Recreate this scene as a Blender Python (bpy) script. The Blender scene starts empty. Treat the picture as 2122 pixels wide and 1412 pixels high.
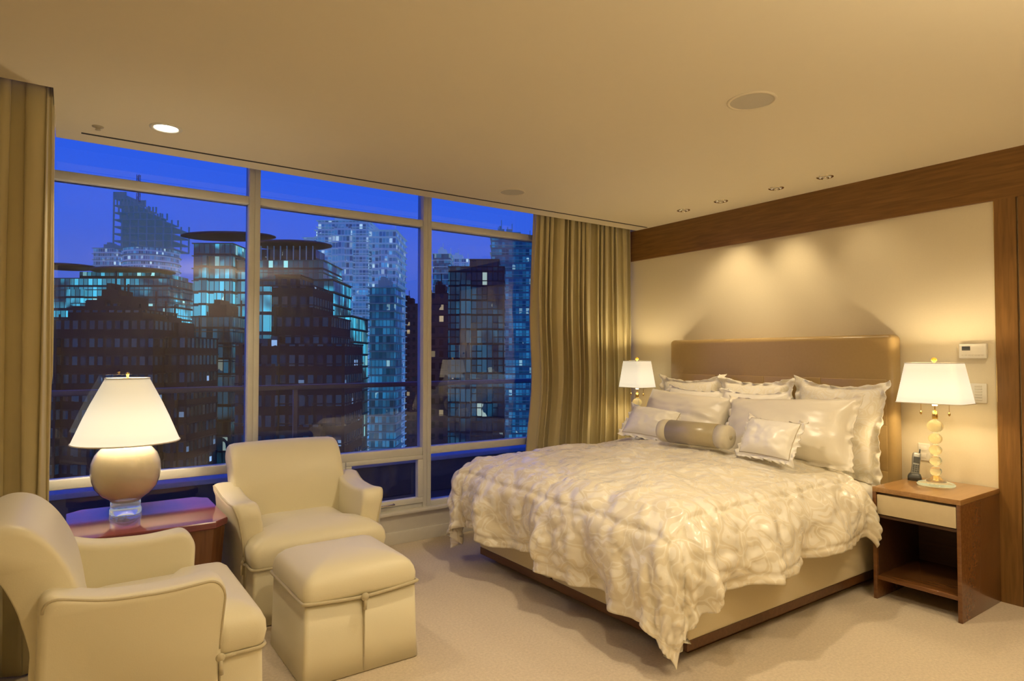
import bpy, bmesh, math, random
from mathutils import Vector, Matrix, noise, Euler
random.seed(7)
scene = bpy.context.scene
COL = scene.collection
try:
    scene.view_settings.view_transform = 'Standard'
    scene.view_settings.look = 'None'
    scene.view_settings.exposure = 0.0
except Exception as e:
    print(e)

# ------------------------------------------------------------------ helpers
def link(o):
    COL.objects.link(o); return o

def new_mesh(name, verts, faces, mat=None, parent=None, smooth=True, loc=(0,0,0), rot=(0,0,0)):
    me = bpy.data.meshes.new(name)
    me.from_pydata([tuple(v) for v in verts], [], faces)
    bm = bmesh.new(); bm.from_mesh(me)
    bmesh.ops.recalc_face_normals(bm, faces=bm.faces)
    bm.to_mesh(me); bm.free()
    me.update()
    if smooth:
        for p in me.polygons: p.use_smooth = True
    o = bpy.data.objects.new(name, me)
    if mat: me.materials.append(mat)
    o.location = loc; o.rotation_euler = rot
    if parent: o.parent = parent
    return link(o)

def thing(name, label, cat, loc=(0,0,0), rz=0.0, group=None):
    e = bpy.data.objects.new(name, None)
    e.empty_display_size = 0.1
    e.location = loc; e.rotation_euler = (0,0,rz)
    tag(e, label, cat, group)
    return link(e)

def tag(o, label, cat, group=None):
    o["label"] = label; o["category"] = cat
    if group: o["group"] = group
    return o

def structure(o):
    o["kind"] = "structure"; return o

def add_bevel(o, w, seg=3, ang=30):
    m = o.modifiers.new("bevel", 'BEVEL'); m.width = w; m.segments = seg
    m.limit_method = 'ANGLE'; m.angle_limit = math.radians(ang)
    return o

def boxdata(x0,x1,y0,y1,z0,z1):
    v=[(x0,y0,z0),(x1,y0,z0),(x1,y1,z0),(x0,y1,z0),(x0,y0,z1),(x1,y0,z1),(x1,y1,z1),(x0,y1,z1)]
    f=[(0,3,2,1),(4,5,6,7),(0,1,5,4),(1,2,6,5),(2,3,7,6),(3,0,4,7)]
    return v,f

def box(name,x0,x1,y0,y1,z0,z1,mat=None,parent=None,bevel=0,seg=3,smooth=False):
    v,f=boxdata(x0,x1,y0,y1,z0,z1)
    o=new_mesh(name,v,f,mat,parent,smooth=(bevel>0 or smooth))
    if bevel>0: add_bevel(o,bevel,seg)
    return o

def multibox(name, boxes, mat=None, parent=None, bevel=0, seg=2):
    V=[];F=[]
    for b in boxes:
        v,f=boxdata(*b); n=len(V); V+=v; F+=[tuple(i+n for i in q) for q in f]
    o=new_mesh(name,V,F,mat,parent,smooth=bevel>0)
    if bevel>0: add_bevel(o,bevel,seg)
    return o

def loft(name, rings, mat=None, parent=None, cap0=True, cap1=True, smooth=True, loc=(0,0,0), rot=(0,0,0)):
    n=len(rings[0]); V=[];F=[]
    for r in rings: V+=[tuple(p) for p in r]
    for i in range(len(rings)-1):
        a=i*n; b=(i+1)*n
        for j in range(n):
            k=(j+1)%n
            F.append((a+j,a+k,b+k,b+j))
    if cap0: F.append(tuple(reversed(range(n))))
    if cap1: F.append(tuple(range((len(rings)-1)*n, len(rings)*n)))
    return new_mesh(name,V,F,mat,parent,smooth,loc,rot)

def lathe(name, prof, mat=None, parent=None, seg=40, loc=(0,0,0), cap0=True, cap1=True, rot=(0,0,0)):
    rings=[]
    for r,z in prof:
        r=max(r,0.0004)
        rings.append([(r*math.cos(2*math.pi*j/seg), r*math.sin(2*math.pi*j/seg), z) for j in range(seg)])
    o=loft(name,rings,mat,parent,cap0,cap1,True,loc,rot)
    for p in o.data.polygons:
        if len(p.vertices)>4: p.use_smooth=False
    return o

def roundpoly(pts, r, seg=6):
    out=[]; n=len(pts)
    for i in range(n):
        p=Vector(pts[i]); a=Vector(pts[i-1]); b=Vector(pts[(i+1)%n])
        da=(a-p); db=(b-p)
        rr=min(r, da.length*0.49, db.length*0.49)
        pa=p+da.normalized()*rr; pb=p+db.normalized()*rr
        for k in range(seg+1):
            t=k/seg
            q=pa*(1-t)**2+p*2*t*(1-t)+pb*t*t
            out.append((q.x,q.y))
    return out

def ring(out, z, s=1.0, c=(0,0)):
    return [(c[0]+(x-c[0])*s, c[1]+(y-c[1])*s, z) for x,y in out]

def tube(name, pts, r, mat=None, parent=None, closed=False, seg=8):
    pts=[Vector(p) for p in pts]; n=len(pts); rings=[]
    up=Vector((0,0,1))
    for i in range(n):
        if closed: t=pts[(i+1)%n]-pts[i-1]
        else: t=pts[min(i+1,n-1)]-pts[max(i-1,0)]
        if t.length<1e-9: t=Vector((1,0,0))
        t.normalize()
        u = up if abs(t.dot(up))<0.95 else Vector((1,0,0))
        s=t.cross(u).normalized(); w=s.cross(t).normalized()
        rings.append([pts[i]+s*r*math.cos(2*math.pi*j/seg)+w*r*math.sin(2*math.pi*j/seg) for j in range(seg)])
    if closed: rings.append(rings[0])
    return loft(name,rings,mat,parent,not closed,not closed)

# ------------------------------------------------------------------ materials
def mat_base(name):
    m=bpy.data.materials.new(name); m.use_nodes=True
    nt=m.node_tree; b=nt.nodes.get("Principled BSDF")
    return m,nt,b

def fabric(name, col, col2=None, rough=0.8, scale=60, bump=0.15, sheen=0.2, spec=0.3, stretch=(1,1,1), bdist=0.01, detail=4):
    m,nt,b=mat_base(name)
    tc=nt.nodes.new("ShaderNodeTexCoord"); mp=nt.nodes.new("ShaderNodeMapping")
    mp.inputs['Scale'].default_value=stretch
    nt.links.new(tc.outputs['Object'],mp.inputs['Vector'])
    nz=nt.nodes.new("ShaderNodeTexNoise"); nz.inputs['Scale'].default_value=scale; nz.inputs['Detail'].default_value=detail
    nt.links.new(mp.outputs['Vector'],nz.inputs['Vector'])
    mx=nt.nodes.new("ShaderNodeMix"); mx.data_type='RGBA'
    c2=col2 or tuple(c*0.85 for c in col)
    mx.inputs[6].default_value=(*col,1); mx.inputs[7].default_value=(*c2,1)
    nt.links.new(nz.outputs['Fac'],mx.inputs[0])
    nt.links.new(mx.outputs[2],b.inputs['Base Color'])
    b.inputs['Roughness'].default_value=rough
    b.inputs['Sheen Weight'].default_value=sheen
    b.inputs['Specular IOR Level'].default_value=spec
    bp=nt.nodes.new("ShaderNodeBump"); bp.inputs['Strength'].default_value=bump; bp.inputs['Distance'].default_value=bdist
    nt.links.new(nz.outputs['Fac'],bp.inputs['Height']); nt.links.new(bp.outputs['Normal'],b.inputs['Normal'])
    return m

def carpet_mat(name, c1, c2):
    m,nt,b=mat_base(name)
    tc=nt.nodes.new("ShaderNodeTexCoord")
    n2=nt.nodes.new("ShaderNodeTexNoise"); n2.inputs['Scale'].default_value=170; n2.inputs['Detail'].default_value=3
    nz=nt.nodes.new("ShaderNodeTexNoise"); nz.inputs['Scale'].default_value=70; nz.inputs['Detail'].default_value=5; nz.inputs['Roughness'].default_value=0.7
    for q in (n2,nz): nt.links.new(tc.outputs['Object'],q.inputs['Vector'])
    mr=nt.nodes.new("ShaderNodeMapRange"); mr.inputs['From Min'].default_value=0.30; mr.inputs['From Max'].default_value=0.70
    nt.links.new(nz.outputs['Fac'],mr.inputs['Value'])
    mx=nt.nodes.new("ShaderNodeMix"); mx.data_type='RGBA'; mx.inputs[6].default_value=(*c1,1); mx.inputs[7].default_value=(*c2,1)
    nt.links.new(mr.outputs['Result'],mx.inputs[0]); nt.links.new(mx.outputs[2],b.inputs['Base Color'])
    b.inputs['Roughness'].default_value=1.0; b.inputs['Specular IOR Level'].default_value=0.05
    ad=nt.nodes.new("ShaderNodeMath"); ad.operation='ADD'
    nt.links.new(n2.outputs['Fac'],ad.inputs[0]); nt.links.new(nz.outputs['Fac'],ad.inputs[1])
    bp=nt.nodes.new("ShaderNodeBump"); bp.inputs['Strength'].default_value=0.35; bp.inputs['Distance'].default_value=0.008
    nt.links.new(ad.outputs[0],bp.inputs['Height']); nt.links.new(bp.outputs['Normal'],b.inputs['Normal'])
    return m

def wood(name, c1, c2, rough=0.35, axis=2, scale=6, coat=0.0):
    m,nt,b=mat_base(name)
    tc=nt.nodes.new("ShaderNodeTexCoord"); mp=nt.nodes.new("ShaderNodeMapping")
    s=[14.0,14.0,14.0]; s[axis]=0.9
    mp.inputs['Scale'].default_value=s
    nt.links.new(tc.outputs['Object'],mp.inputs['Vector'])
    nz=nt.nodes.new("ShaderNodeTexNoise"); nz.inputs['Scale'].default_value=scale; nz.inputs['Detail'].default_value=6; nz.inputs['Distortion'].default_value=0.6
    nt.links.new(mp.outputs['Vector'],nz.inputs['Vector'])
    cr=nt.nodes.new("ShaderNodeValToRGB")
    cr.color_ramp.elements[0].position=0.3; cr.color_ramp.elements[0].color=(*c1,1)
    cr.color_ramp.elements[1].position=0.7; cr.color_ramp.elements[1].color=(*c2,1)
    nt.links.new(nz.outputs['Fac'],cr.inputs['Fac']); nt.links.new(cr.outputs['Color'],b.inputs['Base Color'])
    b.inputs['Roughness'].default_value=rough
    b.inputs['Coat Weight'].default_value=coat
    b.inputs['Coat Roughness'].default_value=0.06
    return m

def plain(name, col, rough=0.5, metal=0.0, emis=None, estr=0.0, noise_amt=0.04, scale=25, coat=0.0):
    m,nt,b=mat_base(name)
    nz=nt.nodes.new("ShaderNodeTexNoise"); nz.inputs['Scale'].default_value=scale
    tc=nt.nodes.new("ShaderNodeTexCoord"); nt.links.new(tc.outputs['Object'],nz.inputs['Vector'])
    mx=nt.nodes.new("ShaderNodeMix"); mx.data_type='RGBA'
    mx.inputs[6].default_value=(*col,1); mx.inputs[7].default_value=(*[c*(1-noise_amt*2) for c in col],1)
    nt.links.new(nz.outputs['Fac'],mx.inputs[0]); nt.links.new(mx.outputs[2],b.inputs['Base Color'])
    b.inputs['Roughness'].default_value=rough; b.inputs['Metallic'].default_value=metal
    b.inputs['Coat Weight'].default_value=coat
    if emis:
        b.inputs['Emission Color'].default_value=(*emis,1); b.inputs['Emission Strength'].default_value=estr
    return m

def damask(name, c1, c2, scale=9, rough=0.45, bump=0.2):
    """tonal scrolling leaf weave: leaf-shaped cells with veins, all woven into the cloth"""
    m,nt,b=mat_base(name)
    tc=nt.nodes.new("ShaderNodeTexCoord")
    nz=nt.nodes.new("ShaderNodeTexNoise"); nz.inputs['Scale'].default_value=scale*0.55; nz.inputs['Detail'].default_value=1.5
    nt.links.new(tc.outputs['Object'],nz.inputs['Vector'])
    ad=nt.nodes.new("ShaderNodeMix"); ad.data_type='RGBA'; ad.blend_type='ADD'; ad.inputs[0].default_value=0.40
    nt.links.new(tc.outputs['Object'],ad.inputs[6]); nt.links.new(nz.outputs['Color'],ad.inputs[7])
    mp=nt.nodes.new("ShaderNodeMapping"); mp.inputs['Scale'].default_value=(1.0,0.55,0.8); mp.inputs['Rotation'].default_value=(0.3,0.2,0.7)
    nt.links.new(ad.outputs[2],mp.inputs['Vector'])
    vo=nt.nodes.new("ShaderNodeTexVoronoi"); vo.feature='DISTANCE_TO_EDGE'; vo.inputs['Scale'].default_value=scale
    nt.links.new(mp.outputs['Vector'],vo.inputs['Vector'])
    wv=nt.nodes.new("ShaderNodeMath"); wv.operation='MULTIPLY'; wv.inputs[1].default_value=17
    nt.links.new(vo.outputs['Distance'],wv.inputs[0])
    sn=nt.nodes.new("ShaderNodeMath"); sn.operation='SINE'; nt.links.new(wv.outputs[0],sn.inputs[0])
    cr=nt.nodes.new("ShaderNodeMapRange"); cr.inputs['From Min'].default_value=0.15; cr.inputs['From Max'].default_value=0.6
    nt.links.new(sn.outputs[0],cr.inputs['Value'])
    mx=nt.nodes.new("ShaderNodeMix"); mx.data_type='RGBA'
    mx.inputs[6].default_value=(*c1,1); mx.inputs[7].default_value=(*c2,1)
    nt.links.new(cr.outputs['Result'],mx.inputs[0]); nt.links.new(mx.outputs[2],b.inputs['Base Color'])
    mr=nt.nodes.new("ShaderNodeMapRange"); mr.inputs['To Min'].default_value=rough-0.06; mr.inputs['To Max'].default_value=rough+0.3
    nt.links.new(cr.outputs['Result'],mr.inputs['Value']); nt.links.new(mr.outputs['Result'],b.inputs['Roughness'])
    n2=nt.nodes.new("ShaderNodeTexNoise"); n2.inputs['Scale'].default_value=11; n2.inputs['Detail'].default_value=3
    nt.links.new(tc.outputs['Object'],n2.inputs['Vector'])
    bp=nt.nodes.new("ShaderNodeBump"); bp.inputs['Strength'].default_value=bump; bp.inputs['Distance'].default_value=0.03
    nt.links.new(n2.outputs['Fac'],bp.inputs['Height']); nt.links.new(bp.outputs['Normal'],b.inputs['Normal'])
    b.inputs['Specular IOR Level'].default_value=0.6
    return m

def glassmat(name, tint=(0.95,0.97,1.0), ior=1.5, refl_scale=1.0):
    m=bpy.data.materials.new(name); m.use_nodes=True; nt=m.node_tree
    nt.nodes.clear()
    out=nt.nodes.new("ShaderNodeOutputMaterial"); tr=nt.nodes.new("ShaderNodeBsdfTransparent"); gl=nt.nodes.new("ShaderNodeBsdfGlossy")
    tr.inputs['Color'].default_value=(*tint,1); gl.inputs['Roughness'].default_value=0.005
    fr=nt.nodes.new("ShaderNodeFresnel"); fr.inputs['IOR'].default_value=ior
    ml=nt.nodes.new("ShaderNodeMath"); ml.operation='MULTIPLY'; ml.inputs[1].default_value=refl_scale
    mx=nt.nodes.new("ShaderNodeMixShader")
    nt.links.new(fr.outputs[0],ml.inputs[0]); nt.links.new(ml.outputs[0],mx.inputs[0])
    nt.links.new(tr.outputs[0],mx.inputs[1]); nt.links.new(gl.outputs[0],mx.inputs[2]); nt.links.new(mx.outputs[0],out.inputs[0])
    return m

def tinted_glass(name, col, trans=1.0, em=0.06):
    m,nt,b=mat_base(name)
    b.inputs['Base Color'].default_value=(*col,1); b.inputs['Roughness'].default_value=0.02
    b.inputs['Transmission Weight'].default_value=trans; b.inputs['IOR'].default_value=1.40
    b.inputs['Emission Color'].default_value=(*col,1); b.inputs['Emission Strength'].default_value=em  # faint glow added to the glass itself, though it is no lamp
    return m

def shade_mat(name, col, strength, lo=0.95, hi=0.65):
    m,nt,b=mat_base(name)
    b.inputs['Base Color'].default_value=(0.72,0.66,0.52,1); b.inputs['Roughness'].default_value=0.9
    b.inputs['Emission Color'].default_value=(*col,1)
    tc=nt.nodes.new("ShaderNodeTexCoord"); sp=nt.nodes.new("ShaderNodeSeparateXYZ")
    nt.links.new(tc.outputs['Generated'],sp.inputs[0])
    cr=nt.nodes.new("ShaderNodeValToRGB")
    e=cr.color_ramp.elements; e[0].position=0.0; e[0].color=(lo,)*3+(1,); e[1].position=1.0; e[1].color=(hi,)*3+(1,)
    k=cr.color_ramp.elements.new(0.4); k.color=(1,1,1,1)
    nt.links.new(sp.outputs['Z'],cr.inputs[0])
    ml=nt.nodes.new("ShaderNodeMath"); ml.operation='MULTIPLY'; ml.inputs[1].default_value=strength
    nt.links.new(cr.outputs[0],ml.inputs[0]); nt.links.new(ml.outputs[0],b.inputs['Emission Strength'])
    return m

M_ceil = plain("ceiling_paint",(0.75,0.675,0.50),0.9,noise_amt=0.01)
M_wall = fabric("wall_fabric",(0.76,0.68,0.49),(0.72,0.64,0.46),0.85,120,0.03,0.0,0.2)
M_wall2= plain("wall_paint",(0.60,0.52,0.36),0.9,noise_amt=0.02)
M_wood = wood("wall_wood",(0.155,0.072,0.015),(0.235,0.115,0.028),0.38,axis=1,scale=4)
M_woodv= wood("wall_wood_vertical",(0.16,0.077,0.017),(0.24,0.118,0.03),0.38,axis=2,scale=4)
M_nwood= wood("nightstand_wood",(0.13,0.05,0.014),(0.20,0.082,0.024),0.25,axis=1,scale=4,coat=0.4)
M_nint = wood("nightstand_shaded_wood",(0.045,0.018,0.007),(0.07,0.03,0.011),0.5,axis=1,scale=4)  # darkened copy of the wood, cavity shade put into the colour
M_nwoodt= wood("nightstand_top_wood",(0.33,0.17,0.055),(0.42,0.23,0.085),0.28,axis=0,scale=4,coat=0.4)
M_plinth=wood("plinth_wood",(0.09,0.035,0.012),(0.14,0.06,0.02),0.35,axis=1,scale=4)
M_table= wood("burl_wood",(0.15,0.022,0.035),(0.30,0.06,0.05),0.14,axis=0,scale=1.0,coat=0.7)
M_tableleg= wood("burl_wood_side",(0.12,0.045,0.018),(0.21,0.08,0.028),0.25,axis=2,scale=1.5,coat=0.3)
M_carpet=carpet_mat("carpet",(0.72,0.62,0.475),(0.57,0.49,0.37))
M_frame= plain("window_frame_paint",(0.70,0.70,0.64),0.42)
M_sill = plain("sill_paint",(0.72,0.69,0.60),0.5)
M_curt = fabric("curtain_silk",(0.60,0.52,0.28),(0.51,0.44,0.23),0.42,30,0.05,0.3,0.55,stretch=(1,1,0.05))
M_chair= fabric("chair_satin",(0.77,0.71,0.51),(0.74,0.68,0.48),0.44,220,0.05,0.2,0.45)
M_pipe = fabric("piping_satin",(0.58,0.51,0.33),None,0.5,160,0.02)
M_base = fabric("bed_base_fabric",(0.72,0.62,0.40),(0.67,0.57,0.36),0.6,160,0.04)
M_head = fabric("headboard_leather",(0.44,0.305,0.13),(0.40,0.275,0.11),0.26,50,0.03,0.0,0.6)
M_duvet= damask("duvet_damask",(0.90,0.86,0.75),(0.775,0.71,0.555),8.5,0.30,0.16)
M_sham = damask("sham_damask",(0.91,0.88,0.79),(0.82,0.77,0.63),11,0.32,0.12)
M_satin= fabric("white_satin",(0.93,0.905,0.83),(0.92,0.89,0.81),0.32,5,0.16,0.1,0.6,bdist=0.02,detail=3)
M_satin2=fabric("cream_satin",(0.89,0.84,0.72),(0.87,0.82,0.69),0.30,5,0.16,0.1,0.6,bdist=0.02,detail=3)
M_sheet= fabric("sheet_cotton",(0.88,0.84,0.73),None,0.6,9,0.2)
M_bols = fabric("bolster_satin",(0.46,0.39,0.25),(0.41,0.35,0.21),0.28,40,0.04,0.1,0.6)
M_tan  = fabric("tan_piping",(0.50,0.42,0.27),None,0.45,40,0.06)
M_bols2= fabric("bolster_band",(0.72,0.66,0.50),None,0.33,40,0.04)
M_white= plain("white_plastic",(0.80,0.77,0.66),0.4)
M_ivory= plain("ivory_plastic",(0.70,0.66,0.54),0.4)
M_grey = plain("grey_plastic",(0.05,0.055,0.055),0.35)
M_silver=plain("silver_plastic",(0.33,0.34,0.33),0.3,0.5)
M_dark = plain("dark_slot",(0.02,0.017,0.012),0.8)
M_chrome=plain("chrome",(0.75,0.68,0.52),0.15,1.0)
M_brass= plain("brass",(0.75,0.52,0.18),0.18,1.0)
M_ceram= plain("glazed_ceramic",(0.66,0.60,0.45),0.07,coat=0.8)
M_lucite=tinted_glass("lucite",(0.85,0.9,0.95))
M_amber= tinted_glass("amber_glass",(1.0,0.90,0.52),1.0,0.10)
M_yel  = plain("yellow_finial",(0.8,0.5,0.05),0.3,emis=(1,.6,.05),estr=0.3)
M_glow = plain("lamp_glow",(1,1,1),0.5,emis=(1,0.93,0.78),estr=14)
M_glow2= plain("reflector_glow",(0.6,0.6,0.55),0.3,emis=(1,0.8,0.5),estr=0.25)
M_bulb = plain("bulb_glow",(1,1,1),0.5,emis=(1,0.8,0.45),estr=4)
M_grille=fabric("speaker_grille",(0.56,0.51,0.39),(0.46,0.42,0.32),0.8,400,0.2)
M_glass= glassmat("window_glass",(0.90,0.94,1.0),1.5,2.4)
M_rail = plain("railing_metal",(0.12,0.13,0.16),0.4,0.6)
M_conc = plain("balcony_concrete",(0.08,0.09,0.11),0.9)
M_cap  = plain("parapet_cap",(0.50,0.54,0.60),0.6)
M_shadeA=shade_mat("shade_linen_large",(1.0,0.90,0.66),0.80,1.05,0.38)
M_shadeB=shade_mat("shade_linen_small",(1.0,0.89,0.66),0.78,0.95,0.7)

# ------------------------------------------------------------------ camera
cam_d=bpy.data.cameras.new("camera"); cam=bpy.data.objects.new("camera",cam_d); link(cam)
cam.location=(0,0,1.5); cam.rotation_euler=(math.radians(91.48),0,math.radians(-35))
cam_d.sensor_width=36; cam_d.lens=22.36; cam_d.clip_end=5000; cam_d.clip_start=0.05
scene.camera=cam

# ------------------------------------------------------------------ room shell
XR=4.74; YW=4.80; ZC=2.78; XL=-0.33; YB=-1.6
structure(box("floor",XL-0.15,XR+0.15,YB-0.15,YW+0.1,-0.12,0.0,M_carpet))
structure(box("wall_right",XR,XR+0.15,YB-0.15,YW+0.1,0,3.1,M_wall))
structure(box("wall_left",XL-0.15,XL,YB-0.15,YW+0.1,0,3.1,M_wall2))
structure(box("wall_back",XL,XR,YB-0.15,YB,0,3.1,M_wall2))
poly=[(XL,YB),(XR,YB),(XR,4.53),(-0.07,4.53),(-0.07,3.70),(XL,3.70)]
n=len(poly)
structure(new_mesh("ceiling",[(x,y,ZC) for x,y in poly]+[(x,y,ZC+0.1) for x,y in poly],
    [tuple(range(n)),tuple(range(n,2*n))]+[(i,(i+1)%n,n+(i+1)%n,n+i) for i in range(n)],M_ceil,smooth=False))
structure(box("trim_1",XL-0.15,XR+0.15,3.6,YW+0.1,3.1,3.2,M_ceil))
structure(box("trim_2",0.05,4.68,4.350,4.370,ZC-0.002,ZC+0.004,M_dark))
structure(box("trim_3",XR-0.025,XR,YB,YW,2.475,ZC,M_wood))
structure(box("trim_4",XR-0.025,XR,1.395,1.505,0,2.475,M_woodv))
structure(box("trim_5",XR-0.02,XR,YB,1.385,0,2.475,M_woodv))
structure(box("trim_6",XR-0.012,XR,1.505,1.512,0.0,2.475,M_brass))
structure(box("wall_window",XL,XR,YW-0.06,YW+0.1,0,0.24,M_sill))
structure(box("trim_7",XL,XR,YW-0.10,YW+0.02,0.235,0.262,M_sill,bevel=0.006))
structure(box("baseboard_window",XL,XR,YW-0.075,YW-0.06,0,0.10,M_sill,bevel=0.003))
bays=[-0.29,1.087,2.465,3.843,XR]
for i in range(4):
    x0,x1=bays[i],bays[i+1]
    hw=0.038
    bx=[(x0,x0+hw,YW-0.05,YW+0.06,0.26,3.1),
        (x1-hw,x1,YW-0.05,YW+0.06,0.26,3.1),
        (x0+hw,x1-hw,YW-0.04,YW+0.06,2.59,2.645),
        (x0+hw,x1-hw,YW-0.04,YW+0.06,0.69,0.75),
        (x0+hw,x1-hw,YW-0.04,YW+0.06,0.26,0.30),
        (x0+hw,x1-hw,YW-0.04,YW+0.06,3.04,3.1)]
    if i==1:
        xm=1.74
        bx+=[(xm-.03,xm+.03,YW-0.04,YW+0.05,0.30,0.69)]
        bx+=[(xm+.03,x1-hw,YW-0.055,YW+0.0,0.30,0.345),(xm+.03,x1-hw,YW-0.055,YW,0.655,0.69),
             (xm+.03,xm+.075,YW-0.055,YW,0.345,0.655),(x1-hw-.045,x1-hw,YW-0.055,YW,0.345,0.655)]
    w=multibox("window_%d"%(i+1),bx,M_frame,bevel=0.004)
    structure(w)
    g=new_mesh("glass_pane",[(x0+hw,YW+.01,.30),(x1-hw,YW+.01,.30),(x1-hw,YW+.01,3.04),(x0+hw,YW+.01,3.04)],[(0,1,2,3)],M_glass,w,smooth=False)
    if i==1:
        tube("sash_handle",[(2.02,YW-0.06,0.318),(2.02,YW-0.085,0.318),(2.16,YW-0.085,0.322),(2.16,YW-0.06,0.322)],0.006,M_chrome,w)

# ------------------------------------------------------------------ ceiling fixtures
def spot(name, loc, target, power, size, blend, col, parent=None, rad=0.03):
    l=bpy.data.lights.new(name,'SPOT'); l.energy=power; l.spot_size=math.radians(size); l.spot_blend=blend
    l.color=col; l.shadow_soft_size=rad
    o=bpy.data.objects.new(name,l); o.location=loc
    d=Vector(target)-Vector(loc); o.rotation_euler=d.to_track_quat('-Z','Y').to_euler()
    link(o)
    if parent:
        o.parent=parent; o.matrix_parent_inverse=Matrix.Translation(parent.location).inverted()
    return o
def point(name, loc, power, col, rad=0.04, parent=None):
    l=bpy.data.lights.new(name,'POINT'); l.energy=power; l.color=col; l.shadow_soft_size=rad
    o=bpy.data.objects.new(name,l); o.location=loc; link(o)
    if parent: o.parent=parent
    return o
WARM=(1.0,0.78,0.47); WARM2=(1.0,0.81,0.54)

def downlight(loc, r, label, glow, grp=None):
    e=thing("ceiling_downlight",label,"ceiling light",(loc[0],loc[1],ZC),0,grp)
    lathe("trim_ring",[(r*1.25,0),(r*1.25,-0.003),(r*1.0,-0.007),(r*0.92,-0.003),(r*0.9,-0.001)],M_white if glow else M_chrome,e,cap0=False,cap1=False)
    lathe("lens",[(r*0.92,-0.0015),(r*0.5,-0.004 if glow else -0.002),(0,-0.005 if glow else -0.002)],M_glow if glow else M_glow2,e,cap0=False)
    if not glow:
        lathe("gimbal",[(r*0.55,-0.003),(r*0.6,-0.012),(r*0.45,-0.012),(r*0.4,-0.004)],M_chrome,e,cap0=False,cap1=False)
    return e
d0=downlight((0.437,3.994),0.066,"bright lit round recessed ceiling downlight near the window",True)
spot("spot_light",(0.437,3.994,ZC-0.03),(0.437,3.994,0),34,110,0.6,WARM2,d0)
wl=[(4.39,3.662),(4.385,3.271),(4.39,2.777),(4.40,2.403)]
aim=[(4.74,3.75,1.2),(4.74,3.52,1.25),(4.74,3.00,1.25),(4.74,2.05,1.4)]
pw=[3,40,34,9]; sz=[80,84,80,80]
for (x,y),a,p,s in zip(wl,aim,pw,sz):
    e=downlight((x,y),0.045,"small chrome recessed ceiling spotlight beside the headboard wall",False,"ceiling spotlights along the headboard wall")
    spot("spot_light",(x,y,ZC-0.03),a,p,s,1.0,WARM,e,0.07)

for (x,y,r) in [(2.787,1.89,0.105),(2.813,4.017,0.092)]:
    e=thing("ceiling_speaker","round beige ceiling speaker with perforated grille","speaker",(x,y,ZC),0,"ceiling speakers")
    lathe("rim",[(r*1.14,0),(r*1.13,-0.004),(r*1.0,-0.006),(r*0.99,-0.001)],M_ceil,e,cap0=False,cap1=False,seg=56)
    lathe("grille",[(r*0.99,-0.002),(r*0.6,-0.0035),(0,-0.004)],M_grille,e,cap0=False,seg=56)
e=thing("fire_sprinkler","small concealed round sprinkler cap on the ceiling","sprinkler",(0.124,4.186,ZC))
lathe("cap",[(0.028,0),(0.028,-0.004),(0.012,-0.008),(0.010,-0.016),(0.014,-0.020),(0,-0.022)],M_grille,e,cap0=False,seg=24)

# ------------------------------------------------------------------ curtains
def curtain(name, path, z0, z1, label, mat, nfold, amp, shift=0.0, seed=0.0):
    L=[0]
    for i in range(1,len(path)):
        L.append(L[-1]+math.dist(path[i],path[i-1]))
    tot=L[-1]; N=nfold*14; rows=34
    V=[];F=[]
    for r in range(rows+1):
        t=r/rows; z=z0+(z1-z0)*t
        for j in range(N+1):
            s0=j/N
            f=s0*nfold+0.55*noise.noise(Vector((s0*nfold*0.55,seed,0)))*2+0.22*noise.noise(Vector((s0*nfold*0.5,t*1.3,seed+9)))
            s=s0*tot
            k=0
            while k<len(L)-2 and s>L[k+1]: k+=1
            u=(s-L[k])/(L[k+1]-L[k]); a=Vector(path[k]); b=Vector(path[k+1]); p=a.lerp(b,u)
            d=(b-a).normalized(); nrm=Vector((-d.y,d.x))
            A=amp*(0.85+0.8*noise.noise(Vector((s0*nfold*0.5,t*0.8,5.1+seed))))*(0.78+0.30*(1-t))
            w=math.sin(2*math.pi*f)
            w=math.copysign(abs(w)**0.75,w)
            w+=0.35*math.sin(4*math.pi*f+2*noise.noise(Vector((s0*9,t*1.5,seed))))*noise.noise(Vector((s0*nfold*0.7,t*1.2,seed+3)))*2
            off=nrm*(A*w)+d*(0.014*math.sin(4*math.pi*f+t*2))
            sh=shift*(1-s0)*((t-0.45)+0.5*math.exp(-((t-0.42)/0.16)**2))
            V.append((p.x+off.x+sh,p.y+off.y,z))
    for r in range(rows):
        for j in range(N):
            a=r*(N+1)+j; F.append((a,a+1,a+N+2,a+N+1))
    o=new_mesh(name,V,F,mat)
    m=o.modifiers.new("s",'SOLIDIFY'); m.thickness=0.005
    tag(o,label,"curtain")
    return o
curtain("curtain",[(3.44,4.635),(4.70,4.635)],0.01,2.98,"long gold silk curtain gathered beside the window and bed",M_curt,16,0.055,0.12,2.0)
curtain("curtain",[(-0.285,4.15),(-0.285,3.86),(-0.26,3.80),(-0.085,3.80),(-0.09,3.95),(-0.095,4.25)],0.01,2.98,"long gold silk curtain stacked in the window corner behind an armchair",M_curt,8,0.026,0,7.0)

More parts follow.
